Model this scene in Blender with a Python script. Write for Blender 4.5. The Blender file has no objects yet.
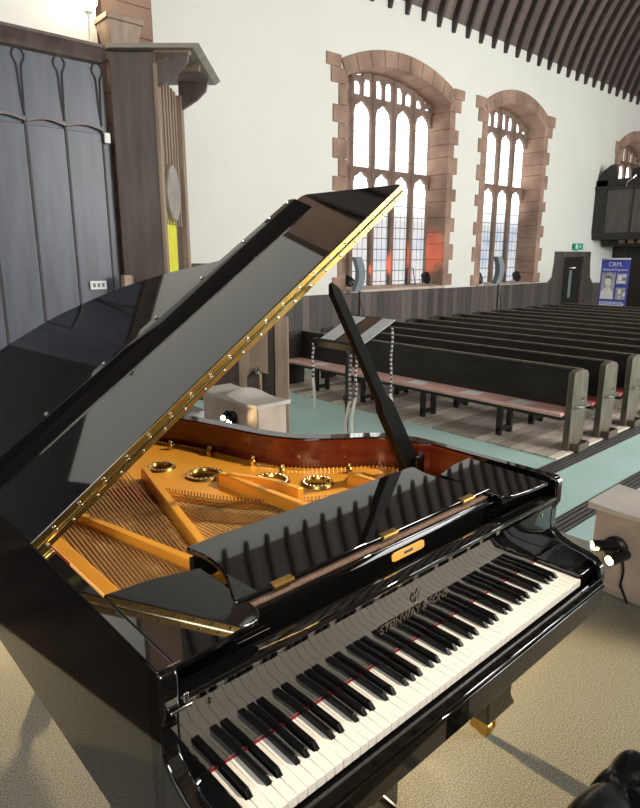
import bpy, bmesh, math, random
from mathutils import Vector, Matrix
random.seed(7)
PI = math.pi
SC = bpy.context.scene
COL = SC.collection

# ------------------------------------------------------------------ materials
def nodes(name):
    m = bpy.data.materials.new(name); m.use_nodes = True
    nt = m.node_tree; nt.nodes.clear()
    return m, nt, nt.nodes, nt.links

def M(name, c, rough=.5, metal=0., var=.12, scale=8., stretch=(1, 1, 1), bump=0., bscale=None, ior=1.45, coat=0., c2=None, detail=4., spec=None):
    m, nt, N, Lk = nodes(name)
    out = N.new('ShaderNodeOutputMaterial'); p = N.new('ShaderNodeBsdfPrincipled')
    Lk.new(p.outputs[0], out.inputs[0])
    tc = N.new('ShaderNodeTexCoord'); mp = N.new('ShaderNodeMapping'); mp.inputs['Scale'].default_value = stretch
    Lk.new(tc.outputs['Object'], mp.inputs[0])
    nz = N.new('ShaderNodeTexNoise'); nz.inputs['Scale'].default_value = scale; nz.inputs['Detail'].default_value = detail
    Lk.new(mp.outputs[0], nz.inputs[0])
    cr = N.new('ShaderNodeValToRGB')
    a = [max(0, x*(1-var)) for x in c]; b = [min(1, x*(1+var)) for x in (c2 or c)]
    cr.color_ramp.elements[0].color = (*a, 1); cr.color_ramp.elements[0].position = .3
    cr.color_ramp.elements[1].color = (*b, 1); cr.color_ramp.elements[1].position = .7
    Lk.new(nz.outputs[0], cr.inputs[0]); Lk.new(cr.outputs[0], p.inputs['Base Color'])
    p.inputs['Roughness'].default_value = rough; p.inputs['Metallic'].default_value = metal
    p.inputs['IOR'].default_value = ior; p.inputs['Coat Weight'].default_value = coat
    if spec is not None: p.inputs['Specular IOR Level'].default_value = spec
    if bump:
        bn = N.new('ShaderNodeTexNoise'); bn.inputs['Scale'].default_value = bscale or scale*3
        Lk.new(mp.outputs[0], bn.inputs[0])
        bp = N.new('ShaderNodeBump'); bp.inputs['Strength'].default_value = bump; bp.inputs['Distance'].default_value = .01
        Lk.new(bn.outputs[0], bp.inputs['Height']); Lk.new(bp.outputs[0], p.inputs['Normal'])
    return m

def EMIT(name, c, s):
    m, nt, N, Lk = nodes(name)
    out = N.new('ShaderNodeOutputMaterial'); e = N.new('ShaderNodeEmission')
    e.inputs[0].default_value = (*c, 1); e.inputs[1].default_value = s
    Lk.new(e.outputs[0], out.inputs[0]); return m

def PLANK(name, c, gap, width, axis, rough=.6, var=.25, ior=1.45, gapw=.04, grain=(1, 1, .08), off=0.):
    """boards side by side along one object axis, a dark joint between each"""
    m, nt, N, Lk = nodes(name)
    out = N.new('ShaderNodeOutputMaterial'); p = N.new('ShaderNodeBsdfPrincipled'); Lk.new(p.outputs[0], out.inputs[0])
    tc = N.new('ShaderNodeTexCoord'); sx = N.new('ShaderNodeSeparateXYZ'); Lk.new(tc.outputs['Object'], sx.inputs[0])
    def math_(op, a, b=None):
        n = N.new('ShaderNodeMath'); n.operation = op
        if hasattr(a, 'type'): Lk.new(a, n.inputs[0])
        else: n.inputs[0].default_value = a
        if b is not None:
            if hasattr(b, 'type'): Lk.new(b, n.inputs[1])
            else: n.inputs[1].default_value = b
        return n.outputs[0]
    v = math_('DIVIDE', math_('ADD', sx.outputs[axis], 50+off), width)
    fl = math_('FLOOR', v); fr = math_('FRACT', v)
    wn = N.new('ShaderNodeTexWhiteNoise'); wn.noise_dimensions = '1D'; Lk.new(fl, wn.inputs['W'])
    mp = N.new('ShaderNodeMapping'); mp.inputs['Scale'].default_value = grain; Lk.new(tc.outputs['Object'], mp.inputs[0])
    nz = N.new('ShaderNodeTexNoise'); nz.inputs['Scale'].default_value = 14; nz.inputs['Detail'].default_value = 5; Lk.new(mp.outputs[0], nz.inputs[0])
    s = math_('ADD', math_('MULTIPLY', wn.outputs[0], .5), math_('MULTIPLY', nz.outputs[0], .6))
    cr = N.new('ShaderNodeValToRGB')
    cr.color_ramp.elements[0].color = (*[x*(1-var) for x in c], 1); cr.color_ramp.elements[0].position = .2
    cr.color_ramp.elements[1].color = (*[x*(1+var) for x in c], 1); cr.color_ramp.elements[1].position = .9
    Lk.new(s, cr.inputs[0])
    g = math_('LESS_THAN', fr, gapw)
    mx = N.new('ShaderNodeMixRGB'); Lk.new(g, mx.inputs[0]); Lk.new(cr.outputs[0], mx.inputs[1]); mx.inputs[2].default_value = (*gap, 1)
    Lk.new(mx.outputs[0], p.inputs['Base Color']); p.inputs['Roughness'].default_value = rough; p.inputs['IOR'].default_value = ior
    return m

def GLASS(name, c_lo, c_hi, zmid, s_lo, s_hi):
    """leaded window quarries with the bright day behind them"""
    m, nt, N, Lk = nodes(name)
    out = N.new('ShaderNodeOutputMaterial'); e = N.new('ShaderNodeEmission')
    tc = N.new('ShaderNodeTexCoord'); sx = N.new('ShaderNodeSeparateXYZ'); Lk.new(tc.outputs['Object'], sx.inputs[0])
    mr = N.new('ShaderNodeMapRange'); mr.inputs[1].default_value = zmid-.5; mr.inputs[2].default_value = zmid+.3
    Lk.new(sx.outputs[2], mr.inputs[0])
    nz = N.new('ShaderNodeTexNoise'); nz.inputs['Scale'].default_value = 1.3; nz.inputs['Detail'].default_value = 3; Lk.new(tc.outputs['Object'], nz.inputs[0])
    cr = N.new('ShaderNodeValToRGB'); els = cr.color_ramp.elements
    els[0].position = .35; els[0].color = (*c_lo[0], 1); els[1].position = .65; els[1].color = (*c_lo[1], 1)
    el = els.new(.5); el.color = (*c_lo[2], 1)
    Lk.new(nz.outputs[0], cr.inputs[0])
    mx = N.new('ShaderNodeMixRGB'); Lk.new(mr.outputs[0], mx.inputs[0]); Lk.new(cr.outputs[0], mx.inputs[1]); mx.inputs[2].default_value = (*c_hi, 1)
    def lines(sock, w, t):
        a = N.new('ShaderNodeMath'); a.operation = 'DIVIDE'; Lk.new(sock, a.inputs[0]); a.inputs[1].default_value = w
        b = N.new('ShaderNodeMath'); b.operation = 'FRACT'; Lk.new(a.outputs[0], b.inputs[0])
        d = N.new('ShaderNodeMath'); d.operation = 'LESS_THAN'; Lk.new(b.outputs[0], d.inputs[0]); d.inputs[1].default_value = t
        return d.outputs[0]
    a = lines(sx.outputs[0], .17, .09); b = lines(sx.outputs[2], .26, .07)
    o = N.new('ShaderNodeMath'); o.operation = 'MAXIMUM'; Lk.new(a, o.inputs[0]); Lk.new(b, o.inputs[1])
    m2 = N.new('ShaderNodeMixRGB'); Lk.new(o.outputs[0], m2.inputs[0]); Lk.new(mx.outputs[0], m2.inputs[1]); m2.inputs[2].default_value = (.12, .12, .14, 1)
    Lk.new(m2.outputs[0], e.inputs[0])
    st = N.new('ShaderNodeMapRange'); st.inputs[1].default_value = zmid-.4; st.inputs[2].default_value = zmid+.6
    st.inputs[3].default_value = s_lo; st.inputs[4].default_value = s_hi; Lk.new(sx.outputs[2], st.inputs[0])
    Lk.new(st.outputs[0], e.inputs[1]); Lk.new(e.outputs[0], out.inputs[0])
    return m

BLACK = M('black_lacquer', (.0035, .0033, .0035), .03, var=.05, ior=1.82)
BLACKSAT = M('black_satin', (.005, .005, .005), .4, var=.1, ior=1.18)
MAHOG = M('mahogany', (.16, .022, .008), .18, var=.3, scale=5, stretch=(1, 1, 6), ior=1.5)
BRASS = M('brass', (.50, .32, .085), .28, 1., var=.15, scale=30)
BRASSP = M('polished_brass', (.95, .8, .5), .12, 1., var=.05)
BRONZE = M('bronze_paint', (.90, .40, .045), .3, .4, var=.06, scale=4, ior=1.5)
COPPER = M('copper_winding', (.95, .58, .26), .34, .8, var=.1)
STEEL = M('string_steel', (.72, .60, .42), .25, 1., var=.1)
SPRUCE = M('spruce', (.72, .42, .15), .4, var=.12, scale=6, stretch=(9, .6, 1), ior=1.5)
REDFELT = M('red_felt', (.22, .012, .018), .9)
BROWNFELT = M('brown_mat', (.17, .105, .08), .85, var=.35, scale=160)
IVORY = M('ivory_white', (.80, .77, .72), .18, var=.02)
EBONY = M('ebony', (.004, .004, .004), .25, var=.1, ior=1.3)
GOLDINK = M('gold_inlay', (.15, .125, .095), .4, .6)
ORANGEWOOD = M('badge_orange', (.85, .40, .08), .4, var=.05)
CHROME = M('chrome', (.8, .8, .8), .15, 1., var=.03)
LEATHER = M('black_leather', (.012, .012, .013), .28, var=.2, scale=40, bump=.12, bscale=180)
CARPET = M('grey_carpet', (.19, .19, .16), .95, var=.6, scale=210, bump=.12, bscale=330, detail=8, c2=(.30, .29, .235))
TEAL = M('teal_carpet', (.44, .64, .57), .85, var=.08, scale=1.2, bump=.1, bscale=120, c2=(.46, .63, .60))
PLASTER = M('white_plaster', (.80, .79, .73), .9, var=.025, scale=.6)
STONE = M('red_sandstone', (.29, .185, .135), .85, var=.22, scale=1.6, bump=.3, bscale=14, c2=(.37, .24, .175))
PALESTONE = M('pale_sandstone', (.58, .45, .36), .8, var=.16, scale=3.5, bump=.25, bscale=24, c2=(.62, .51, .43))
DKSTONE = M('silhouette_stone', (.20, .135, .105), .85, var=.2, scale=3, bump=.2, bscale=18)  # sandstone darkened: silhouette against the bright glass put into the colour
CAPSTONE = M('cap_stone', (.66, .60, .54), .8, var=.12, scale=4, bump=.2, bscale=24)
JOINT = M('stone_joint', (.22, .14, .11), .9)
WOODDK = M('dark_oak', (.028, .021, .017), .42, var=.4, scale=5, stretch=(1, 1, .25))
WOODROOF = PLANK('roof_boards', (.15, .115, .10), (.02, .015, .013), .19, 0, .6, .35, gapw=.05)
RIBWOOD = M('rib_wood', (.05, .038, .033), .6, var=.3)
DADO = PLANK('dado_boards', (.105, .088, .08), (.012, .01, .009), .21, 0, .45, .5, gapw=.06, grain=(3, 3, .4))
PEWDK = M('pew_black_oak', (.018, .015, .013), .38, var=.5, scale=3, stretch=(.3, .6, 2))
PEWEND = M('pew_end_oak', (.115, .098, .070), .55, var=.45, scale=6, stretch=(3, 3, .4))
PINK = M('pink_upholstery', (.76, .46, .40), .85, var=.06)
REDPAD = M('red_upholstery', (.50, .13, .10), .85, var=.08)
FLOORWOOD = PLANK('worn_boards', (.60, .52, .44), (.08, .06, .05), .16, 1, .5, .6, grain=(.3, 3, 1))
PANEL = M('silver_oak', (.074, .083, .106), .4, var=.28, scale=3.5, stretch=(2.5, 2.5, .35), ior=1.55)
PANELLINE = M('dark_line_wood', (.05, .035, .035), .55)  # darker tone for the panel grooves and tulip lines
PANELTRIM = M('panel_trim_oak', (.17, .14, .125), .45, var=.2)
PIERWOOD = M('brown_oak', (.105, .078, .068), .4, var=.35, scale=4, stretch=(2, 2, .3))
PALEWOOD = M('weathered_oak', (.30, .215, .155), .55, var=.25, scale=5, stretch=(3, 3, .3))
CANOPY = M('canopy_oak', (.30, .265, .235), .45, var=.2, scale=5)
YELLOW = M('yellow_cloth', (.75, .72, .06), .8, var=.05)
WHITE = M('white_plastic', (.82, .82, .78), .4, var=.03)
PAPER = M('paper', (.92, .93, .96), .8, var=.03)
BLACKMETAL = M('black_metal', (.012, .012, .013), .35, var=.1)
GREYCAB = M('grey_cabinet', (.17, .215, .235), .5, var=.06)
GALWOOD = M('gallery_oak', (.085, .075, .068), .5, var=.2, scale=4, stretch=(2, 2, .4))
GALDK = M('gallery_dark_oak', (.022, .019, .017), .45, var=.25)
SCREENW = PLANK('screen_boards', (.026, .019, .016), (.006, .005, .005), 1.1, 1, .4, .3, gapw=.03)
GRILLE = PLANK('iron_grille', (.16, .145, .14), (.02, .02, .02), .045, 1, .45, .15, gapw=.5)
BLUE = M('banner_blue', (.035, .045, .30), .5, var=.25, scale=1.3, c2=(.06, .08, .40))
INKW = M('banner_white', (.78, .78, .86), .5)
INKG = M('portrait_grey', (.36, .36, .38), .5, var=.4, scale=6)
SKINP = M('portrait_light', (.72, .70, .68), .5, var=.1)
INKD = M('portrait_dark', (.06, .06, .08), .5)  # dark print; also the painted shade under the piano frame holes
GREEN = M('exit_green', (.01, .42, .26), .4)
CHAINM = PLANK('black_white_links', (.62, .58, .62), (.02, .02, .03), .034, 2, .5, .25, gapw=.42)
BULB = EMIT('lamp_glow', (1, .82, .55), 22.)
SPOTGLOW = EMIT('spot_glow', (1, .80, .45), 45.)
GL1 = GLASS('leaded_glass', ((.80, .86, .95), (.97, .90, .90), (.98, .98, .96)), (1, .995, .97), 2.9, .88, 3.2)
GL2 = GLASS('leaded_glass_blue', ((.60, .74, .92), (.82, .88, .95), (.93, .92, .92)), (1, .99, .97), 2.9, .85, 3.0)

# ------------------------------------------------------------------ mesh helpers
class MB:
    def __init__(s): s.v = []; s.f = []
    def add(s, vs, fs):
        o = len(s.v); s.v += [tuple(v) for v in vs]; s.f += [tuple(i+o for i in f) for f in fs]; return s
    def box(s, x0, x1, y0, y1, z0, z1):
        return s.add([(x0, y0, z0), (x1, y0, z0), (x1, y1, z0), (x0, y1, z0), (x0, y0, z1), (x1, y0, z1), (x1, y1, z1), (x0, y1, z1)],
                     [(0, 3, 2, 1), (4, 5, 6, 7), (0, 1, 5, 4), (1, 2, 6, 5), (2, 3, 7, 6), (3, 0, 4, 7)])
    def prism(s, poly, a, b, axis=2):
        """extrude 2D polygon along an axis: axis 2 -> (x,y); 0 -> (y,z); 1 -> (x,z)"""
        def P(q, h): return ((q[0], q[1], h), (h, q[0], q[1]), (q[0], h, q[1]))[(2, 0, 1).index(axis)]
        n = len(poly)
        vs = [P(q, a) for q in poly] + [P(q, b) for q in poly]
        fs = [tuple(range(n-1, -1, -1)), tuple(range(n, 2*n))] + [(i, (i+1) % n, n+(i+1) % n, n+i) for i in range(n)]
        return s.add(vs, fs)
    def tube(s, path, r, n=8, caps=True):
        path = [Vector(p) for p in path]; rs = r if isinstance(r, (list, tuple)) else [r]*len(path)
        vs = []; fs = []; prev = None
        for i, p in enumerate(path):
            t = (path[min(i+1, len(path)-1)] - path[max(i-1, 0)]).normalized()
            a = prev if prev is not None else (Vector((0, 0, 1)) if abs(t.z) < .9 else Vector((1, 0, 0)))
            a = (a - t*a.dot(t)).normalized(); prev = a; b = t.cross(a)
            for k in range(n):
                w = 2*PI*k/n; vs.append(p + (a*math.cos(w) + b*math.sin(w))*rs[i])
        for i in range(len(path)-1):
            for k in range(n): fs.append((i*n+k, i*n+(k+1) % n, (i+1)*n+(k+1) % n, (i+1)*n+k))
        if caps: fs += [tuple(range(n-1, -1, -1)), tuple(range((len(path)-1)*n, len(path)*n))]
        return s.add(vs, fs)
    def lathe(s, prof, c=(0, 0, 0), n=20):
        vs = []; fs = []; m = len(prof)
        for k in range(n):
            w = 2*PI*k/n
            for r, z in prof: vs.append((c[0]+r*math.cos(w), c[1]+r*math.sin(w), c[2]+z))
        for k in range(n):
            for j in range(m-1): fs.append((k*m+j, ((k+1) % n)*m+j, ((k+1) % n)*m+j+1, k*m+j+1))
        return s.add(vs, fs)
    def ring_prism(s, outer, inner, z0, z1, closed=False):
        n = len(outer); vs = []
        for o, i in zip(outer, inner): vs += [(o[0], o[1], z0), (o[0], o[1], z1), (i[0], i[1], z1), (i[0], i[1], z0)]
        fs = []
        for k in range(n if closed else n-1):
            a = 4*k; b = 4*((k+1) % n)
            fs += [(a, b, b+1, a+1), (a+1, b+1, b+2, a+2), (a+2, b+2, b+3, a+3), (a+3, b+3, b, a)]
        if not closed: fs += [(0, 1, 2, 3), (4*n-1, 4*n-2, 4*n-3, 4*n-4)]
        return s.add(vs, fs)
    def xf(s, mat):
        s.v = [tuple(mat @ Vector(v)) for v in s.v]; return s
    def build(s, name, m, parent=None, bevel=0., seg=2, smooth=30):
        me = bpy.data.meshes.new(name); me.from_pydata(s.v, [], s.f)
        bm = bmesh.new(); bm.from_mesh(me); bmesh.ops.recalc_face_normals(bm, faces=bm.faces); bm.to_mesh(me); bm.free()
        me.materials.append(m)
        if smooth:
            me.shade_smooth(); me.set_sharp_from_angle(angle=math.radians(smooth))
        o = bpy.data.objects.new(name, me); COL.objects.link(o)
        if parent: o.parent = parent
        if bevel:
            b = o.modifiers.new('Bevel', 'BEVEL'); b.width = bevel; b.segments = seg; b.limit_method = 'ANGLE'; b.angle_limit = math.radians(40)
            b.harden_normals = False
        return o

def box(name, m, a, parent=None, bevel=0.):
    return MB().box(*a).build(name, m, parent, bevel)

def flat(name, m, outer, holes, z0, z1, parent=None, bevel=0.):
    """flat board with holes, filled by a 2D curve turned into mesh"""
    cu = bpy.data.curves.new(name, 'CURVE'); cu.dimensions = '2D'; cu.fill_mode = 'BOTH'; cu.extrude = (z1-z0)/2
    for pts in [outer]+holes:
        sp = cu.splines.new('POLY'); sp.points.add(len(pts)-1); sp.use_cyclic_u = True
        for p, q in zip(sp.points, pts): p.co = (q[0], q[1], 0, 1)
    t = bpy.data.objects.new('tmp', cu); COL.objects.link(t)
    bpy.context.view_layer.update()
    me = bpy.data.meshes.new_from_object(t.evaluated_get(bpy.context.evaluated_depsgraph_get()))
    bpy.data.objects.remove(t); bpy.data.curves.remove(cu)
    me.transform(Matrix.Translation((0, 0, (z0+z1)/2))); me.materials.clear(); me.materials.append(m); me.name = name
    o = bpy.data.objects.new(name, me); COL.objects.link(o); o.parent = parent
    if bevel:
        bv = o.modifiers.new('Bevel', 'BEVEL'); bv.width = bevel; bv.segments = 2; bv.limit_method = 'ANGLE'
    return o

def text(name, body, size, m, loc, rot, parent=None, depth=.0006, sx=1.):
    cu = bpy.data.curves.new(name, 'FONT'); cu.body = body; cu.size = size; cu.extrude = depth; cu.align_x = 'CENTER'; cu.align_y = 'CENTER'
    t = bpy.data.objects.new('tmp', cu); COL.objects.link(t); bpy.context.view_layer.update()
    me = bpy.data.meshes.new_from_object(t.evaluated_get(bpy.context.evaluated_depsgraph_get()))
    bpy.data.objects.remove(t); bpy.data.curves.remove(cu)
    me.transform(Matrix.Diagonal((sx, 1, 1, 1))); me.materials.clear(); me.materials.append(m); me.name = name
    o = bpy.data.objects.new(name, me); COL.objects.link(o); o.parent = parent; o.location = loc; o.rotation_euler = rot
    return o

def tag(o, label, cat, group=None, kind=None):
    o['label'] = label; o['category'] = cat
    if group: o['group'] = group
    if kind: o['kind'] = kind
    return o

def struct(o):
    o['kind'] = 'structure'; return o

def thing(name, label, cat, loc=(0, 0, 0), rz=0., group=None):
    o = bpy.data.objects.new(name, None); COL.objects.link(o); o.location = loc; o.rotation_euler = (0, 0, rz)
    o.empty_display_size = .1
    return tag(o, label, cat, group)

def copy_tree(o, parent=None):
    c = o.copy(); COL.objects.link(c)
    if parent: c.parent = parent
    for ch in list(o.children): copy_tree(ch, c)
    return c

def arc(cx, cy, r, a0, a1, n):
    return [(cx+r*math.cos(math.radians(a0+(a1-a0)*i/n)), cy+r*math.sin(math.radians(a0+(a1-a0)*i/n))) for i in range(n+1)]

def catmull(pts, k=6):
    out = []
    for i in range(len(pts)-1):
        p0 = pts[max(i-1, 0)]; p1 = pts[i]; p2 = pts[i+1]; p3 = pts[min(i+2, len(pts)-1)]
        for j in range(k):
            t = j/k
            out.append(tuple(.5*((2*b)+(c-a)*t+(2*a-5*b+4*c-d)*t*t+(-a+3*b-3*c+d)*t**3) for a, b, c, d in zip(p0, p1, p2, p3)))
    out.append(tuple(pts[-1])); return out

def offset(path, d):
    out = []
    for i, p in enumerate(path):
        a = path[max(i-1, 0)]; b = path[min(i+1, len(path)-1)]
        t = Vector((b[0]-a[0], b[1]-a[1])).normalized(); out.append((p[0]-t.y*d, p[1]+t.x*d))
    return out

# ------------------------------------------------------------------ camera
CH = 1.694
cam = bpy.data.cameras.new('camera'); co = bpy.data.objects.new('camera', cam); COL.objects.link(co)
cam.sensor_fit = 'VERTICAL'; cam.sensor_height = 24; cam.lens = 611.8/808*24; cam.clip_start = .02; cam.clip_end = 100
co.location = (0, 0, CH); co.rotation_euler = (math.radians(90-13.697), 0, math.radians(48.106-90))
SC.camera = co

# ------------------------------------------------------------------ the setting
NF = -.5                                            # nave floor; the stage carpet is z = 0
struct(box('floor', TEAL, (3.0, 27, -5.3, 10.3, NF-.1, NF)))
struct(box('floor_stage', CARPET, (-6, 3.5, -1.8, 6.3, NF, 0)))
struct(MB().prism([(-6, -1.68), (-.57, -1.68), (.68, 6.1), (-6, 6.1)], 0, .006).build('floor_chancel', WOODDK))
stp = MB().box(3.5, 3.8, 1.25, 4.05, NF, -.167).box(3.8, 4.1, 1.25, 4.05, NF, -.333).build('stage_steps', TEAL); struct(stp)
for i, (x, z) in enumerate(((3.5, -.167), (3.8, -.333))):
    struct(MB().box(x+.255, x+.30, 1.25, 4.05, z, z+.006).build('stair_nosing', GRILLE, stp))
struct(box('floor_pew_platform', FLOORWOOD, (6.2, 16.6, 3.02, 8.6, NF, NF+.02)))
tag(box('floor_grille', GRILLE, (4.3, 20, 2.82, 3.01, NF, NF+.008)), 'dark slatted iron floor grille running along the aisle edge of the pew platform', 'grille')
tag(box('floor_grille', GRILLE, (4.3, 20, 2.08, 2.26, NF, NF+.008)), 'dark slatted iron floor grille crossing the open teal carpet beside the right stone pedestal', 'grille')

def wall_with_windows(name, y0, y1, x0, x1, z0, z1, wins, m=PLASTER):
    """north wall as a slab with arched openings"""
    holes = []
    for (a, b, s, sp, cr) in wins: holes.append(win_poly(a-.06, b+.06, s-.03, sp, cr+.07))
    o = flat(name, m, [(x0, z0), (x1, z0), (x1, z1), (x0, z1)], holes, 0, y1-y0)
    o.rotation_euler = (PI/2, 0, 0); o.location = (0, y1, 0)
    return struct(o)

def seg_arc(a, b, sp, cr, n=16):
    h = cr-sp; w = (b-a)/2; R = (w*w+h*h)/(2*h); cz = cr-R; th = math.asin(w/R); mx = (a+b)/2
    return [(mx+R*math.sin(th-2*th*i/n), cz+R*math.cos(th-2*th*i/n)) for i in range(n+1)], (mx, cz, R, th)

def win_poly(a, b, s, sp, cr):
    return [(a, s), (b, s)] + seg_arc(a, b, sp, cr)[0]

WINS = [(9.68, 13.26, .92, 5.28, 5.70), (14.87, 17.83, .86, 5.28, 5.72), (23.05, 26.1, 3.4, 5.2, 5.68)]
wall_with_windows('wall_north', 10., 10.9, 3.3, 27, NF, 7.3, WINS)

# roof: barrel of boards on curved ribs
RC = (2.4, 4.6); RR = 8.0
a0 = math.degrees(math.asin((6.86-RC[1])/RR))
prof = [(RC[0]+RR*math.cos(math.radians(a0+(180-2*a0)*i/48)), RC[1]+RR*math.sin(math.radians(a0+(180-2*a0)*i/48))) for i in range(49)]
mb = MB(); vs = []; fs = []
for y, z in prof: vs += [(3.3, y, z), (27, y, z)]
for i in range(48): fs.append((2*i, 2*i+1, 2*i+3, 2*i+2))
vs2 = [(x, RC[0]+(y-RC[0])*1.02, RC[1]+(z-RC[1])*1.02) for x, y, z in vs]; n0 = len(vs)
mb.add(vs+vs2, fs+[tuple(n0+k for k in f[::-1]) for f in fs])
roof = struct(mb.build('ceiling', WOODROOF))
for k in range(41):
    x = 3.9+.5635*k+.29
    o = [(y, z) for y, z in prof]; i2 = [(RC[0]+(y-RC[0])*.981, RC[1]+(z-RC[1])*.981) for y, z in prof]
    m2 = MB().ring_prism(o, i2, x-.032, x+.032)
    m2.v = [(z, x_, y_) for x_, y_, z in m2.v]
    struct(m2.build('rib', RIBWOOD, roof))


# south, east, west walls and the chancel shell
def wall_s(name, x0, x1, y, z0, z1, wins, t=.5):
    o = flat(name, PLASTER, [(x0, z0), (x1, z0), (x1, z1), (x0, z1)], [win_poly(*w) for w in wins], 0, t)
    o.rotation_euler = (PI/2, 0, 0); o.location = (0, y, 0); return struct(o)
SW = [(6.5, 9.8, 2.2, 5.2, 5.7), (11.5, 14.8, 2.2, 5.2, 5.7), (16.5, 19.8, 2.2, 5.2, 5.7)]
wall_s('wall_south', 3.3, 27, -5.2, NF, 7.3, SW)
struct(box('wall_east', PLASTER, (27, 27.4, -5.5, 10.9, NF, 13)))
scr = struct(box('wall_under_gallery', SCREENW, (23.3, 23.5, -5.2, 10, NF, 2.2)))
CW = [(-4.4, -1.2, 2.5, 4.3, 4.7)]  # unseen chancel window opening, added as a light source
wall_s('wall_chancel_south', -6, 3.1, -1.7, 0, 8.0, CW)
dk = struct(box('wall_chancel_panelling', PIERWOOD, (-6, 3.0, -1.68, -1.62, 0, 2.45)))
# chancel north wall above and behind the panelling
struct(box('wall_chancel_north', PLASTER, (-.66, 2.78, 6.3, 6.7, 0, 9.0)))
struct(box('wall_organ_side', GALDK, (-6, -.66, 6.3, 6.7, 0, 9.0)))
w = flat('wall_west', PLASTER, [(-2.2, 0), (7, 0), (7, 9.5), (-2.2, 9.5)], [win_poly(.6, 4.4, 3.2, 6.6, 7.3)], 0, .4)
w.matrix_world = Matrix(((0, 0, 1, -6.4), (1, 0, 0, 0), (0, 1, 0, 0), (0, 0, 0, 1))); struct(w)
cc = [(2.4+4.3*math.cos(PI*i/24), 7.6+2.4*math.sin(PI*i/24)) for i in range(25)]
struct(MB().ring_prism(cc, [(2.4+(y-2.4)*1.03, 7.6+(z-7.6)*1.03) for y, z in cc], -6.4, 3.3).xf(Matrix(((0, 0, 1, 0), (1, 0, 0, 0), (0, 1, 0, 0), (0, 0, 0, 1)))).build('ceiling_chancel', RIBWOOD))
# chancel arch: white wall with a stone lined opening
AY = 2.45; AH = 4.0; ASP = 5.2
op = [(AY-AH, NF), (AY+AH, NF)] + [(AY+AH*math.cos(PI*i/28), ASP+AH*math.sin(PI*i/28)) for i in range(29)]
w = flat('wall_arch', PLASTER, [(-5.5, NF), (10.0, NF), (10.0, 13), (-5.5, 13)], [op], 0, .42)
w.matrix_world = Matrix(((0, 0, 1, 2.96), (1, 0, 0, 0), (0, 1, 0, 0), (0, 0, 0, 1))); struct(w)
ri = [(AY+(AH-.02)*math.cos(PI*i/40), ASP+(AH-.02)*math.sin(PI*i/40)) for i in range(41)]
ro = [(AY+(AH+(.42 if (i//2) % 2 else .30))*math.cos(PI*i/40), ASP+(AH+(.42 if (i//2) % 2 else .30))*math.sin(PI*i/40)) for i in range(41)]
ax = Matrix(((0, 0, 1, 0), (1, 0, 0, 0), (0, 1, 0, 0), (0, 0, 0, 1)))
ar = struct(MB().ring_prism(ro, ri, 2.90, 3.44).xf(ax).build('trim_arch', STONE))
mb = MB()
for i in range(19):
    z = -.3+i*.29+.1; wd = .42 if i % 2 else .30
    for s in (1, -1):
        yy = (AY+s*(AH-.02), AY+s*(AH+wd)); mb.box(2.90, 3.44, min(yy), max(yy), z, min(z+.285, ASP))
struct(mb.build('jamb_stones', STONE, ar, .006))

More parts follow.
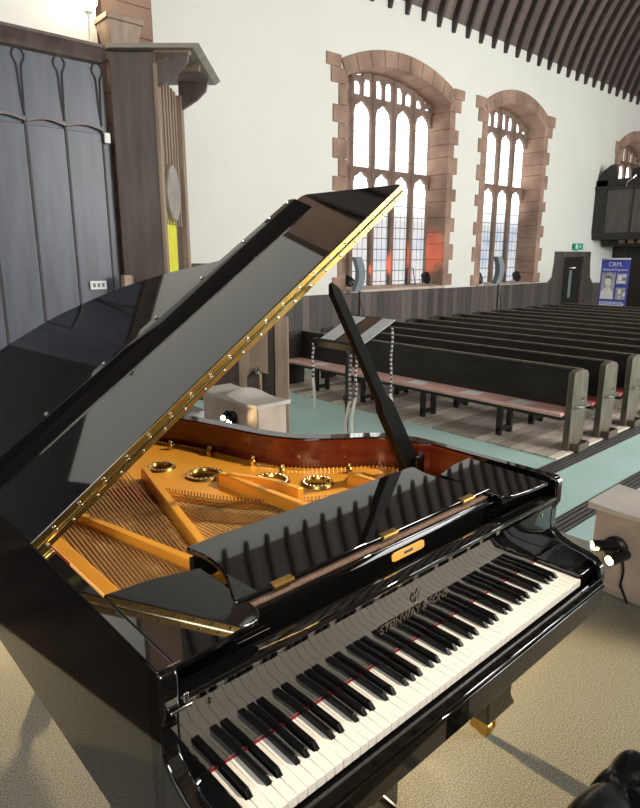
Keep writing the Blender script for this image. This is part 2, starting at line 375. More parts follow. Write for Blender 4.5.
# ------------------------------------------------------------------ windows
def window(n, a, b, s, sp, cr, nl, glass, trans, gy=10.62):
    root = bpy.data.objects.new('window_%d' % n, None); COL.objects.link(root); struct(root); root.location = ((a+b)/2, 10, s)
    def par(o):
        o.parent = root; o.matrix_parent_inverse = Matrix.Translation(-root.location); return struct(o)
    pts, (mx, cz, R, th) = seg_arc(a, b, sp, cr, 9)
    # arch stones: one ring cut by joints
    for i in range(9):
        t0 = th-2*th*i/9-.002; t1 = th-2*th*(i+1)/9+.002
        q = [(mx+R*math.sin(t0), cz+R*math.cos(t0)), (mx+(R+.34)*math.sin(t0), cz+(R+.34)*math.cos(t0)), (mx+(R+.34)*math.sin(t1), cz+(R+.34)*math.cos(t1)), (mx+R*math.sin(t1), cz+R*math.cos(t1))]
        q = [q[0]]+[q[1]]+[(mx+(R+.34)*math.sin((t0+t1)/2), cz+(R+.34)*math.cos((t0+t1)/2))]+[q[2]]+[q[3]]+[(mx+R*math.sin((t0+t1)/2), cz+R*math.cos((t0+t1)/2))]
        par(MB().prism(q, 9.955, gy+.02, 1).build('arch_stone', STONE, None, .012))
    for side, x in ((-1, a), (1, b)):
        z = s; i = 0
        while z < sp+.30:
            h = min(.30+.10*((i*7) % 3)/2, sp+.38-z); wd = .36 if i % 2 == 0 else .20
            if z > sp-.35 and z < sp+.05: wd = .42
            x0, x1 = (x-wd, x+.03) if side < 0 else (x-.03, x+wd)
            if z > sp-.01: x0, x1 = (x-.55, x-.14) if side < 0 else (x+.14, x+.55)
            par(box('jamb_stone', STONE, (x0, x1, 9.965+.003*(i % 2), gy+.03, z+.004, z+h-.004), None, .008)); z += h; i += 1
    par(MB().prism([(9.93, s-.06), (gy+.05, s-.06), (gy+.05, s+.05), (9.93, s)], a-.05, b+.05, 0).build('sill', PALESTONE, None, .01))
    wl = (b-a)/nl
    def top(x): return cz+math.sqrt(R*R-(x-mx)**2)
    for i in range(1, nl):
        x = a+wl*i; par(box('mullion', DKSTONE, (x-.065, x+.065, gy-.12, gy+.1, s+.03, top(x)-.02), None, .035))
    for zt in (trans, sp-.16):                       # transom and tracery bar with cusped heads
        for i in range(nl):
            x0 = a+wl*i+.08; x1 = a+wl*(i+1)-.08; m = (x0+x1)/2; w = (x1-x0)/2
            hd = [(x0, zt-.32), (x0+.0*w, zt-.3), (x0+.15*w, zt-.17), (x0+.45*w, zt-.13), (m-.2*w, zt-.06), (m, zt-.045), (m+.2*w, zt-.06), (x1-.45*w, zt-.13), (x1-.15*w, zt-.17), (x1, zt-.3), (x1, zt-.32)]
            par(MB().prism(hd+[(x1+.02, zt-.32), (x1+.02, zt+.05), (x0-.02, zt+.05), (x0-.02, zt-.32)], gy-.09, gy+.08, 1).build('light_head', DKSTONE))
    for i in range(nl):                              # short bars above the heads
        x = a+wl*(i+.5); par(box('tracery_bar', DKSTONE, (x-.035, x+.035, gy-.09, gy+.08, sp-.13, top(x)-.02), None, .02))
        for dx in (-.25, .25):
            x2 = x+dx*wl; par(MB().prism([(x2-.25*wl, top(x2)-.02), (x2-.25*wl+.03, top(x2)-.22), (x2-.08, top(x2)-.12), (x2+.08, top(x2)-.12), (x2+.25*wl-.03, top(x2)-.22), (x2+.25*wl, top(x2)-.02)], gy-.08, gy+.07, 1).build('light_head', DKSTONE))
    for i in range(nl):
        x0 = a+wl*i+.06; x1 = a+wl*(i+1)-.06
        for z0, z1 in ((s, trans), (trans, sp-.15), (sp-.15, cr)):
            if z0 > 0: par(box('pane', glass, (x0, x1, gy, gy+.015, z0+.02, z1)))
    return root
window(1, *WINS[0], 5, GL1, 3.62)
window(2, *WINS[1], 4, GL2, 3.62)
window(3, *WINS[2], 5, GL1, 4.2)

# dado, door, exit
ds = [(3.45, NF), (23.3, NF), (23.3, .72), (21.75, .74), (21.52, .95), (21.42, 1.45), (21.42, 1.80), (19.05, 1.80), (19.05, 1.45), (18.98, 1.0), (18.72, .84), (3.45, .86)]
dd = flat('trim_dado', DADO, ds, [[(19.55, NF+.03), (20.9, NF+.03), (20.9, 1.64), (19.55, 1.64)]], 0, .07)
dd.rotation_euler = (PI/2, 0, 0); dd.location = (0, 9.98, 0); struct(dd)
struct(box('dado_cap', WOODDK, (3.45, 18.7, 9.86, 10., .855, .895), dd))
d1 = bpy.data.objects.new('door_1', None); COL.objects.link(d1); struct(d1); d1.location = (20.2, 9.95, NF)
def cp(o, p, st=True):
    o.parent = p; o.matrix_parent_inverse = Matrix.Translation(-p.location)
    if st: struct(o)
    return o
cp(flat('door_leaf', GALDK, [(19.56, NF+.02), (20.89, NF+.02), (20.89, 1.63), (19.56, 1.63)], [[(20.0, .3), (20.22, .3), (20.22, 1.2), (20.0, 1.2)]], 0, .05), d1)
dl = d1.children[0]; dl.rotation_euler = (PI/2, 0, 0); dl.location = (0, 9.97, 0)
cp(box('door_pane', GREYCAB, (20.0, 20.22, 9.935, 9.945, .3, 1.2)), d1)
cp(box('door_jamb', PIERWOOD, (20.82, 20.92, 9.86, 9.97, NF, 1.66)), d1)
cp(MB().lathe([(0, -.02), (.12, -.02), (.12, .02), (0, .02)], (20.08, 9.88, 1.28), 12).build('door_lamp', WHITE), d1)

ex = thing('exit_sign', 'small green exit sign on a bracket above the dark side door', 'sign', (20.43, 9.9, 1.80))
MB().box(-.27, .27, -.03, .03, .06, .26).build('sign_panel', GREEN, ex)
MB().box(-.24, -.10, -.034, -.030, .09, .23).box(.02, .08, -.034, -.03, .13, .2).box(.08, .12, -.034, -.03, .15, .18).build('running_figure', WHITE, ex)
MB().tube([(0, 0, 0), (0, 0, .06)], .02).build('bracket', WHITE, ex)

# ------------------------------------------------------------------ gallery at the far end
g = thing('gallery', 'dark panelled wooden gallery jutting from the far end wall', 'gallery', (21.5, 9.9, 2.0))
def gp(mb, n, m, bv=0.):
    return cp(mb.build(n, m, None, bv), g, False)
gp(MB().box(21.5, 21.6, -5.1, 9.85, 2.42, 3.80), 'front_panel', GALWOOD)
for y in (8.75, 7.5, 6.2, 4.9):
    gp(MB().box(21.47, 21.5, y-.02, y+.02, 2.42, 3.8), 'panel_batten', GALDK)
gp(MB().box(21.40, 21.75, -5.1, 9.98, 3.80, 3.90), 'rail', GALDK)
gp(MB().box(21.45, 21.7, -5.1, 9.95, 3.92, 4.12), 'upper_rail', GALDK)
gp(MB().box(21.45, 21.65, 9.6, 9.98, 2.38, 4.1), 'end_post', GALDK)
gp(MB().prism([(9.99, 4.1), (9.99, 4.2), (9.85, 4.40), (9.6, 4.58), (9.45, 4.6), (9.45, 4.1)], 21.55, 21.7, 0), 'shaped_end', GALDK)
gp(MB().prism([(9.2, 3.9), (9.2, 4.5), (8.9, 4.55), (5, 4.55), (5, 3.9)], 22.3, 22.4, 0), 'pew_back', GALDK)
gp(MB().box(21.5, 27, -5.1, 9.98, 2.2, 2.42), 'deck', GALDK)
gp(MB().box(22.2, 22.6, -5.1, 9.9, 1.98, 2.2), 'beam', GALDK)
gp(MB().tube([(21.6, 9.86, 2.2), (21.6, 9.5, 2.2)], .02).tube([(21.6, 9.7, 2.2), (21.6, 9.7, 2.42)], .02), 'bracket_rod', BLACKMETAL)
gp(MB().tube([(21.4, 8.95, 3.86), (21.36, 8.93, 3.98), (21.36, 8.75, 4.1), (21.4, 8.7, 4.18)], .02), 'hook', CHROME)
for k, y in enumerate((9.2, 8.9, 8.6, 8.3)):
    gp(MB().box(22.05, 22.15, y-.09, y+.09, 2.08, 2.2), 'bracket_block', PALEWOOD)

# ------------------------------------------------------------------ banner
b = thing('roller_banner', 'tall blue information banner with a black and white portrait, standing behind the pews', 'banner', (17.5, 7.38, NF), math.radians(-90+4))
MB().box(-.37, .37, -.012, .012, .08, 2.08).build('banner_sheet', BLUE, b)
MB().box(-.39, .39, -.06, .06, 0, .08).build('base', CHROME, b)
MB().box(-.385, .385, -.02, .02, 2.07, 2.11).build('top_bar', CHROME, b)
text('title', 'CRM.', .16, INKW, (0, -.016, 1.94), (PI/2, 0, 0), b, .001)
text('heading', 'Mackintosh Programme', .085, INKW, (0, -.016, 1.80), (PI/2, 0, 0), b, .001, .8)
MB().box(-.33, .03, -.0135, -.012, 1.0, 1.72).build('portrait', INKG, b)
pm = MB().prism([(-.15+.085*math.cos(t*PI/8), 1.47+.13*math.sin(t*PI/8)) for t in range(16)], -.0155, -.0135, 1).prism([(-.33, 1.0), (.02, 1.0), (.0, 1.2), (-.07, 1.28), (-.12, 1.33), (-.19, 1.33), (-.25, 1.27), (-.32, 1.2)], -.0155, -.0135, 1)
pm.build('portrait_figure', SKINP, b)
MB().prism([(-.24, 1.52), (-.22, 1.6), (-.15, 1.63), (-.08, 1.6), (-.06, 1.52), (-.1, 1.57), (-.2, 1.57)], -.017, -.0155, 1).build('portrait_dark', INKD, b)
MB().box(.07, .33, -.0135, -.012, 1.42, 1.70).box(.07, .33, -.0135, -.012, 1.0, 1.32).build('photo', INKG, b)
MB().box(.10, .2, -.015, -.0135, 1.52, 1.66).box(.07, .3, -.015, -.0135, 1.44, 1.5).box(.22, .31, -.015, -.0135, 1.6, 1.67).box(.14, .22, -.015, -.0135, 1.14, 1.28).box(.17, .2, -.015, -.0135, 1.0, 1.1).box(.27, .33, -.015, -.0135, 1.1, 1.2).build('photo_detail', SKINP, b)
mb = MB()
for z in (.92, .88, .84, .70, .66, .62, .5, .46, .42, .28):
    x = -.33
    while x < .27:
        l = random.uniform(.04, .10); mb.box(x, min(x+l, .33), -.0135, -.012, z-.012, z+.012); x += l+.018
mb.build('text_lines', INKW, b)['kind'] = 'stuff'

# ------------------------------------------------------------------ pews
PX0, PSP, PN = 6.53, .775, 13
def make_pew():
    r = thing('pew', '', 'pew', (0, 0, NF+.02))
    ya, yb = 3.06, 8.13                              # aisle end, wall end (local to the row: x = 0 at the panel front)
    def endp(y0, y1, m):
        pr = [(0, 0), (.34, 0), (.36, .55), (.345, .86), (.30, .905), (.2, .925), (.1, .925), (.02, .905), (.0, .88)]
        return MB().prism(pr, y0, y1, 1).build('end_panel', m, r, .006)
    endp(ya, ya+.075, PEWEND); endp(yb-.06, yb, WOODDK)
    MB().prism([(.25, .36), (.285, .36), (.355, .89), (.32, .895)], ya+.07, yb-.06, 1).build('backrest', PEWDK, r, .004)
    MB().box(.30, .365, ya+.07, yb-.06, .885, .907).build('top_rail', PEWEND, r, .004)
    MB().box(-.08, .30, ya+.07, yb-.05, .36, .395).build('seat', PEWDK, r, .004)
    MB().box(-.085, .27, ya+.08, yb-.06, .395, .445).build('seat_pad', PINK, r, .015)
    for y in (3.95, 5.15, 6.3, 7.35):
        MB().box(-.03, .02, y-.035, y+.035, 0, .36).box(.20, .25, y-.035, y+.035, 0, .36).box(-.03, .25, y-.025, y+.025, .05, .1).build('leg', PEWDK, r, .004)
    MB().tube([(.06, ya, .52), (.06, ya-.05, .52), (.08, ya-.075, .52), (.28, ya-.075, .52), (.30, ya-.05, .52), (.30, ya, .52)], .011, 8).tube([(.12, ya, .52), (.12, ya-.075, .52)], .009, 6).tube([(.24, ya, .56), (.24, ya-.02, .6)], .012, 6).build('umbrella_rail', CHROME, r)
    MB().box(.05, .31, ya-.10, ya, .0, .02).box(.05, .06, ya-.10, ya, .02, .085).box(.30, .31, ya-.10, ya, .02, .085).box(.06, .3, ya-.10, ya-.09, .02, .085).build('drip_tray', PEWEND, r, .004)
    return r
ORD = ['front', 'second', 'third', 'fourth', 'fifth', 'sixth', 'seventh', 'eighth', 'ninth', 'tenth', 'eleventh', 'twelfth', 'thirteenth']
pew0 = make_pew()
for i in range(PN):
    p = pew0 if i == 0 else copy_tree(pew0)
    p.location = (PX0+PSP*i, 0, NF+.02)
    p['label'] = 'dark oak pew with a pink seat pad, front row, nearest the piano' if i == 0 else ('dark oak pew, %s row back from the stage' % ORD[i] if i < 12 else 'dark oak pew in the rearmost row, nearest the banner')
    p['group'] = 'rows of dark oak pews'
    if i:
        for ch in p.children:
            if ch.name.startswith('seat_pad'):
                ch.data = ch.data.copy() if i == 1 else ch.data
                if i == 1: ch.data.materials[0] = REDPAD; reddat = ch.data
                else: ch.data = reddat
for k, (y, lb) in enumerate(((3.72, 'white service sheet lying on the front pew seat nearest the aisle'), (4.42, 'white service sheet on the front pew seat, second from the aisle'), (5.3, 'pale service sheet on the front pew seat behind the prop stick'), (7.3, 'white service sheet on the front pew seat behind the music stand'))):
    o = box('paper_sheet', PAPER, (-.09, .12, -.12, .12, 0, .003)); o.location = (PX0+.05, y, NF+.467); o.rotation_euler = (0, 0, .1*k-.1)
    tag(o, lb, 'paper', 'service sheets on the front pew')

# ------------------------------------------------------------------ stone pedestals of the chancel wall
def pedestal(name, label, x, y0, y1):
    r = thing(name, label, 'pedestal', (x, (y0+y1)/2, 0))
    L = (y1-y0)/2; T = .31
    MB().box(0, T, -L+.03, L-.03, 0, .44).build('shaft', PALESTONE, r, .012)
    MB().box(-.01, T+.01, -L+.02, L-.02, 0, .05).build('plinth', PALESTONE, r, .01)
    mb = MB(); nx, ny = 8, 40; vs = []; fs = []
    for j in range(ny+1):
        for i in range(nx+1):
            a = i/nx; b_ = j/ny
            x_ = -.025+(T+.05)*a; y_ = -L+2*L*b_
            d = abs(b_-.5)*2
            z_ = .475+.055*math.exp(-(d/.28)**2)*(1-(2*a-1)**2*.75) - .012*math.sin(d*PI)
            vs.append((x_, y_, z_))
    for j in range(ny):
        for i in range(nx):
            k = j*(nx+1)+i; fs.append((k, k+1, k+nx+2, k+nx+1))
    n0 = len(vs); vs += [(v[0], v[1], .44) for v in vs]
    fs += [tuple(n0+k for k in f[::-1]) for f in fs]
    bd = [i for i in range(nx+1)] + [(j+1)*(nx+1)-1 for j in range(1, ny+1)] + [ny*(nx+1)+i for i in range(nx-1, -1, -1)] + [j*(nx+1) for j in range(ny-1, 0, -1)]
    for k in range(len(bd)): a, c = bd[k], bd[(k+1) % len(bd)]; fs.append((a, n0+a, n0+c, c))
    mb.add(vs, fs).build('cap', CAPSTONE, r, 0, smooth=50)
    return r
pedestal('stone_pedestal', 'pale stone pedestal with a wavy cap behind the piano rim, left of the music stand', 2.93, 4.02, 4.95)
pedestal('stone_pedestal', 'brownish stone pedestal with a pale cap at the right edge beside the keyboard end', 2.99, .36, 1.255)

def twin_spot(label, x, y, z, d1, d2):
    r = thing('wall_spotlight', label, 'spotlight', (x, y, z), 0)
    MB().lathe([(0, 0), (.06, 0), (.06, .02), (.045, .03), (0, .03)], (0, 0, 0), 20).xf(Matrix.Rotation(-PI/2, 4, 'Y')).build('base', BLACKMETAL, r)
    for k, d in enumerate((d1, d2)):
        d = Vector(d).normalized(); c = Vector((-.065, .035-.07*k, .02-.04*k))
        q = d.to_track_quat('Z', 'Y').to_matrix().to_4x4(); q.translation = c
        h = MB().lathe([(0, -.07), (.024, -.07), (.027, -.06), (.027, .06), (.024, .06), (.022, .05), (0, .05)], (0, 0, 0), 16).xf(q).build('head', BLACKMETAL, r)
        MB().lathe([(0, .056), (.021, .056), (.021, .051), (0, .051)], (0, 0, 0), 16).xf(q).build('lens', SPOTGLOW, h)
        MB().tube([c, (-.02, .01-.02*k, 0)], .008, 6).build('arm', CHROME, h)
    MB().tube([(-.02, -.04, -.02), (-.03, -.06, -.1), (-.02, -.05, -.18), (-.015, -.09, -z+.004)], .006, 6).build('cable', BLACKMETAL, r)
    return r
twin_spot('black twin spotlight glowing on the face of the stone pedestal behind the piano', 2.92, 4.40, .30, (-.75, -.6, -.1), (-.62, -.75, -.05))
twin_spot('black twin spotlight on the brownish stone pedestal at the right edge', 2.98, 1.10, .27, (-.75, .65, .0), (-.9, .25, -.05))

# ------------------------------------------------------------------ panelled screen at the left
ps = thing('panelled_screen', 'tall silvery oak panelled screen with a moulded cornice behind the piano lid', 'screen', (.5, 6.15, 0))
def pp(mb, n, m, bv=0., sm=30): return cp(mb.build(n, m, None, bv, smooth=sm), ps, False)
pp(MB().box(.62, 2.74, 6.16, 6.29, 0, 3.56), 'backing', PANEL)
pp(MB().box(-5.9, .62, 6.16, 6.29, 0, 3.28), 'lower_panelling', GALDK)
LX = [2.684-.352*k for k in range(0, 24)]
for k, x in enumerate(LX):
    if x < .95: break
    pp(MB().box(x-.347, x-.012, 6.135, 6.16, .05, 2.83), 'panel', PANEL, .006)
    pp(MB().box(x-.012, x+.005, 6.13, 6.16, .05, 2.85), 'groove', PANELLINE)
    pp(MB().box(x+.005, x+.07, 6.142, 6.16, .05, 2.85), 'stile', PANEL)
    # wavy rail
    up = [(x-.345+.345*i/10, 2.87+.035*math.sin(PI*i/10)) for i in range(11)]
    pp(MB().prism(up+[(a, b_-.022) for a, b_ in up[::-1]], 6.11, 6.16, 1), 'wavy_rail', PANELTRIM)
    # tulip stems
    for s in (-1, 1):
        pts = [(x+.005, 6.148, 2.9), (x+s*.012, 6.148, 3.1), (x+s*.02, 6.148, 3.3), (x+s*.045, 6.148, 3.36), (x+s*.05, 6.148, 3.40), (x+s*.02, 6.148, 3.45), (x, 6.148, 3.46)]
        pp(MB().tube(catmull(pts, 4), .006, 6), 'tulip_line', PANELLINE)
pp(MB().prism([(6.16, 3.44), (6.12, 3.46), (6.10, 3.50), (6.02, 3.56), (6.02, 3.585), (6.3, 3.585), (6.3, 3.44)], .60, 2.725, 0), 'cornice', PIERWOOD)
sw = thing('light_switch', 'small white light switch on the right edge of the panelled screen', 'switch', (2.71, 6.10, 2.79))
MB().box(-.028, .028, -.012, .014, -.045, .045).build('switch_plate', WHITE, sw, .004)
MB().box(-.012, .012, -.018, -.012, -.018, .018).build('rocker', WHITE, sw, .002)
so = thing('power_socket', 'white triple power socket low on the panelled screen above the lid', 'socket', (2.51, 6.119, 1.40))
MB().box(-.082, .082, -.01, .01, -.042, .042).build('socket_plate', WHITE, so, .004)
for dx in (-.045, 0, .045): MB().box(dx-.014, dx+.014, -.0125, -.01, -.02, .02).build('socket_slot', GREYCAB, so)

# canopied stall set on the diagonal: local x = image right, local y = away
YAW = math.radians(48.106)
st = thing('canopied_stall', 'brown oak stall end with slatted side and a projecting coved canopy', 'stall', (2.768, 6.068, 0), YAW-PI/2)
W0 = .43
MB().box(0, W0, 0, .06, 0, 3.55).build('end_board', PIERWOOD, st, .006)
MB().box(W0-.02, W0+.02, -.01, .08, 0, 3.45).build('front_post', PALEWOOD, st, .006)
MB().box(W0-.09, W0+.03, .98, 1.10, 0, 3.4).build('rear_post', PALEWOOD, st, .006)
for k in range(6):
    y = .16+.13*k; MB().box(W0-.035, W0+.0, y, y+.05, 2.0, 3.4).build('slat', PALEWOOD, st, .004)
MB().box(W0-.06, W0-.035, .06, 1.0, 0, 3.4).build('back_board', PIERWOOD, st)
MB().box(W0-.035, W0-.015, .12, .62, 1.2, 2.12).build('yellow_hanging', YELLOW, st)
MB().prism([(.10+.27+.27*math.cos(t*PI/12), 2.32+.28*math.sin(t*PI/12)) for t in range(24)], W0-.03, W0+.045, 0).build('oval_plaque', CANOPY, st, .01)
for y in (0., 1.0):
    br = [(W0+.0, 3.24), (W0+.05, 3.27), (W0+.2, 3.36), (W0+.3, 3.45), (W0+.33, 3.55), (W0, 3.55)]
    MB().prism(br, y, y+.06, 1).build('bracket', PIERWOOD, st, .005)
MB().prism([(.02, 3.56), (W0+.38, 3.56), (W0+.44, 3.60), (.02, 3.60)], -.08, 1.22, 1).build('canopy_board', CANOPY, st, .004)
MB().prism([(W0, 3.45), (W0+.33, 3.53), (W0+.34, 3.56), (W0, 3.56)], .0, .07, 1).build('canopy_moulding', PALEWOOD, st)
MB().box(W0-.05, W0+.34, .44, .50, 3.50, 3.56).build('canopy_joist', PALEWOOD, st)

# corbel box, glowing lamp, stall parts by the wall
cb = thing('wooden_corbel', 'tapered pale wooden box standing on the screen cornice beside the glowing lamp', 'corbel', (2.93, 6.14, 3.60))
t_ = MB(); t_.add([(-.13, -.1, 0), (.13, -.1, 0), (.13, .1, 0), (-.13, .1, 0), (-.17, -.13, .22), (.17, -.13, .22), (.17, .13, .22), (-.17, .13, .22)], [(0, 3, 2, 1), (4, 5, 6, 7), (0, 1, 5, 4), (1, 2, 6, 5), (2, 3, 7, 6), (3, 0, 4, 7)])
t_.build('body', PALEWOOD, cb, .006); MB().box(-.185, .185, -.145, .145, .22, .27).build('rim', PALEWOOD, cb, .006)
wl = thing('uplighter', 'glaring warm lamp on a short stem above the panelled screen', 'lamp', (2.63, 6.12, 3.585))
MB().lathe([(0, 0), (.05, 0), (.05, .015), (.014, .03), (.014, .26), (.04, .27), (.04, .29), (0, .29)], (0, 0, 0), 16).build('stem', WHITE, wl)
MB().lathe([(0, .29), (.05, .30), (.085, .35), (.09, .40), (.07, .46), (.03, .49), (0, .495)], (0, 0, 0), 20).build('bulb', BULB, wl)
rl = thing('choir_rail', 'low brown oak rail running to the wall behind the raised lid', 'rail', (3.85, 6.15, 0), YAW-PI/2)
MB().box(-.22, .75, -.03, .03, 1.45, 1.60).box(-.22, .75, -.015, .015, 0, 1.45).build('rail_board', PIERWOOD, rl, .005)
cpst = thing('stall_post', 'short brown oak post end in front of the stall beside the lid', 'post', (2.74, 5.95, 0))
MB().box(-.05, .03, -.04, .04, 0, 1.50).build('post', PALEWOOD, cpst, .006); MB().box(.03, .055, -.03, .03, 0, 1.49).build('edge', PIERWOOD, cpst)

# weathered lectern frame on the nave floor behind the left pedestal
lf = thing('lectern_frame', 'weathered oak frame with a shaped apron and brass tube behind the stone pedestal', 'stand', (4.30, 5.55, NF), YAW-PI/2)
MB().box(-.02, .14, 0, .12, 0, 1.5).build('post', PALEWOOD, lf, .008)
MB().box(-.13, -.03, .06, .12, 0, 1.45).build('rear_post', PIERWOOD, lf, .006)
MB().prism([(-.44, .3), (-.35, .3), (-.35, .80), (-.30, .86), (-.24, .90), (-.20, .87), (-.10, .84), (-.10, 1.5), (-.44, 1.5)], .02, .05, 1).build('apron_board', PALEWOOD, lf, .004)
MB().tube([(-.19, .0, .25), (-.19, .0, .86)], .02, 12).build('brass_tube', BRASSP, lf)
MB().lathe([(0, 0), (.03, .01), (.035, .05), (.015, .09), (0, .10)], (-.22, -.01, .84), 12).build('finial', CHROME, lf)
MB().box(-.5, .15, 0, .12, 0, .06).build('foot', PIERWOOD, lf)

cl = MB(); n = 9
for j in range(n):
    for i in range(n):
        cl.v.append((-.2+.4*i/(n-1), -.25+.5*j/(n-1), .025+.07*abs(math.sin(i*.9)*math.cos(j*.7))+.05*math.exp(-((i-4)**2+(j-4)**2)/6)))
cl.f = [(j*n+i, j*n+i+1, (j+1)*n+i+1, (j+1)*n+i) for j in range(n-1) for i in range(n-1)]
o = cl.build('folded_cloth', PAPER, None, 0, smooth=60); o.modifiers.new('Solidify', 'SOLIDIFY').thickness = .02
o.location = (3.1, 5.28, 0)
tag(o, 'rumpled white cloth on the carpet behind the piano tail and the pale pedestal', 'cloth')

# ------------------------------------------------------------------ music stand with hanging chains
ms = thing('music_stand', 'black music stand with a tilted desk behind the prop stick', 'music stand', (3.22, 3.28, 0), YAW-PI/2)
for k in range(3):
    a = 2*PI*k/3+.4; MB().tube([(0, 0, .18), (.1*math.cos(a), .1*math.sin(a), .1), (.28*math.cos(a), .28*math.sin(a), .012)], .009, 8).build('foot', BLACKMETAL, ms)
MB().tube([(0, 0, .08), (0, 0, .98)], .014, 12).build('pole', BLACKMETAL, ms)
MB().tube([(-.03, 0, .62), (.03, 0, .62)], .02, 10).tube([(0, 0, .58), (0, 0, .66)], .02, 12).build('clamp', BLACKMETAL, ms)
tl = Matrix.Translation((-.02, .0, 1.065)) @ Matrix.Rotation(math.radians(-50), 4, 'Z') @ Matrix.Rotation(math.radians(25), 4, 'X')
MB().box(-.25, .22, -.08, .36, -.008, .008).xf(tl).build('desk', BLACKSAT, ms, .003)
MB().box(-.25, .22, -.11, -.08, -.012, .05).xf(tl).build('ledge', BLACKSAT, ms, .003)
MB().box(-.06, .1, -.05, .34, .008, .012).xf(tl).build('desk_insert', BROWNFELT, ms)
twl = Matrix.Translation((3.22, 3.28, 0)) @ Matrix.Rotation(YAW-PI/2, 4, 'Z') @ tl
def sheet(name, x0, x1, y0, y1, z, lb):
    o = box(name, PAPER, (x0, x1, y0, y1, 0, .003)); o.matrix_world = twl @ Matrix.Translation((0, 0, z)); return tag(o, lb, 'paper')
sheet('sheet_music', -.24, -.08, -.05, .33, .012, 'white paper on the left half of the music stand desk')
sheet('sheet_music', .10, .235, -.06, .34, .012, 'pale paper overlapping the right edge of the music stand desk')
def strap(x, y, ztop, zmid, zbot, lb, sway=.02):
    r = thing('hanging_strap', lb, 'strap', (3.22, 3.28, 0), YAW-PI/2, 'straps hanging from the music stand')
    pts = [(x+.004*math.sin(i), y+.003*math.cos(i*1.7), ztop+(zmid-ztop)*i/10) for i in range(11)]
    MB().tube(pts, .0095, 8).build('chain', CHAINM, r)
    q = [(x+sway*math.sin(i/6*PI*.7), y, zmid+(zbot-zmid)*i/6) for i in range(7)]
    m = MB()
    for i in range(7): m.v += [(q[i][0]-.011, q[i][1]-.002, q[i][2]), (q[i][0]+.011, q[i][1]-.002, q[i][2]), (q[i][0]+.011, q[i][1]+.002, q[i][2]), (q[i][0]-.011, q[i][1]+.002, q[i][2])]
    for i in range(6):
        for k in range(4): m.f.append((4*i+k, 4*i+(k+1) % 4, 4*i+4+(k+1) % 4, 4*i+4+k))
    m.f += [(3, 2, 1, 0), (24, 25, 26, 27)]
    m.build('tail', WHITE, r)
    return r
strap(-.262, .128, 1.05, .76, .50, 'black and white chain strap hanging from the left corner of the music stand', .012)
strap(.012, -.245, 1.01, .66, .40, 'patterned strap hanging beside the music stand pole, the one nearer the pole', -.03)
strap(.052, -.262, 1.01, .68, .42, 'patterned strap hanging between the music stand pole and the prop stick', -.025)
strap(.335, .005, 1.16, .66, .38, 'long chain strap hanging from the right edge of the music stand beyond the prop stick', .03)

# ------------------------------------------------------------------ things on the window sills
def par_can(label, x, y, z, rz, tilt):
    r = thing('stage_floodlight', label, 'floodlight', (x, y, z), rz)
    q = Matrix.Translation((0, 0, .17)) @ Matrix.Rotation(tilt, 4, 'X')
    MB().lathe([(0, -.14), (.06, -.14), (.10, -.06), (.115, .0), (.115, .14), (.10, .14), (.095, .10), (0, .10)], (0, 0, 0), 18).xf(q).build('housing', BLACKMETAL, r)
    MB().lathe([(0, .105), (.095, .105), (.095, .11), (0, .11)], (0, 0, 0), 18).xf(q).build('lens', CHROME, r)
    for s in (-1, 1): MB().tube([(s*.125, 0, .17), (s*.13, -.1, .012), (s*.13, .1, .012), (s*.125, 0, .17)], .01, 6).build('yoke', CHROME, r)
    return r
par_can('black floodlight at the left end of the large window sill, behind the lid', 9.98, 10.12, .93, .8, -1.0)
par_can('black floodlight at the right end of the large window sill', 12.75, 10.12, .93, -.6, -.9)
par_can('small black floodlight at the left end of the narrower window sill', 15.1, 10.12, .87, .9, -.5)
par_can('black floodlight at the right end of the narrower window sill', 17.1, 10.12, .87, -.7, -.9)
def wire_stand(label, x, y, z):
    r = thing('wire_easel', label, 'stand', (x, y, z), .2)
    MB().tube([(-.22, -.06, 0), (-.1, .02, .42), (.24, .02, .42), (.24, -.06, 0)], .012, 6).build('frame', BLACKMETAL, r)
    MB().tube([(.0, .02, .42), (.02, .14, .0)], .01, 6).tube([(-.22, -.06, .03), (.24, -.06, .03)], .01, 6).build('strut', BLACKMETAL, r)
par_can('black floodlight on the carpet behind the piano tail, shining under the piano', 1.54, 3.98, .0, 3.14, -1.45)
wire_stand('thin black wire stand on the large window sill beside the floodlight', 12.15, 10.2, .95)
wire_stand('thin black wire stand on the narrower window sill behind the column speaker', 16.35, 10.2, .89)
def speaker(label, x, y):
    r = thing('column_speaker', label, 'speaker', (x, y, NF), -1.98)
    pts = [(.06*math.cos(t/10*PI)-.02, 1.33+.74*(1-t/10)) for t in range(11)]
    f = [(-.09*math.sin(PI*i/10)-.02+.09, 1.41+.74*i/10) for i in range(11)]
    poly = [(-.02-.10*(1-math.sin(PI*i/10)), 1.41+.74*i/10) for i in range(11)]
    poly2 = [(p[0]-.16, p[1]) for p in poly[::-1]]
    MB().prism(poly+poly2, -.11, .11, 0).build('cabinet', GREYCAB, r, .01)
    MB().prism([(p[0]+.006, p[1]) for p in poly]+[(p[0]-.004, p[1]) for p in poly[::-1]], -.095, .095, 0).build('grille', M('speaker_mesh', (.22, .27, .285), .6), r)
    MB().tube([(0, -.11, 0.05), (0, -.11, 1.43)], .022, 10).build('pole', BLACKMETAL, r)
    MB().lathe([(0, 0), (.22, 0), (.22, .03), (.04, .05), (0, .05)], (0, -.11, 0), 20).build('base', BLACKMETAL, r)
    MB().tube([(.02, -.11, 1.2), (.05, -.04, 1.0), (.05, -.02, .7), (.03, -.1, .4)], .008, 6).build('cable', BLACKMETAL, r)
speaker('grey column speaker on a black pole before the large window, by the raised lid', 9.95, 9.62)
speaker('grey column speaker on a black pole before the narrower window', 15.5, 9.62)

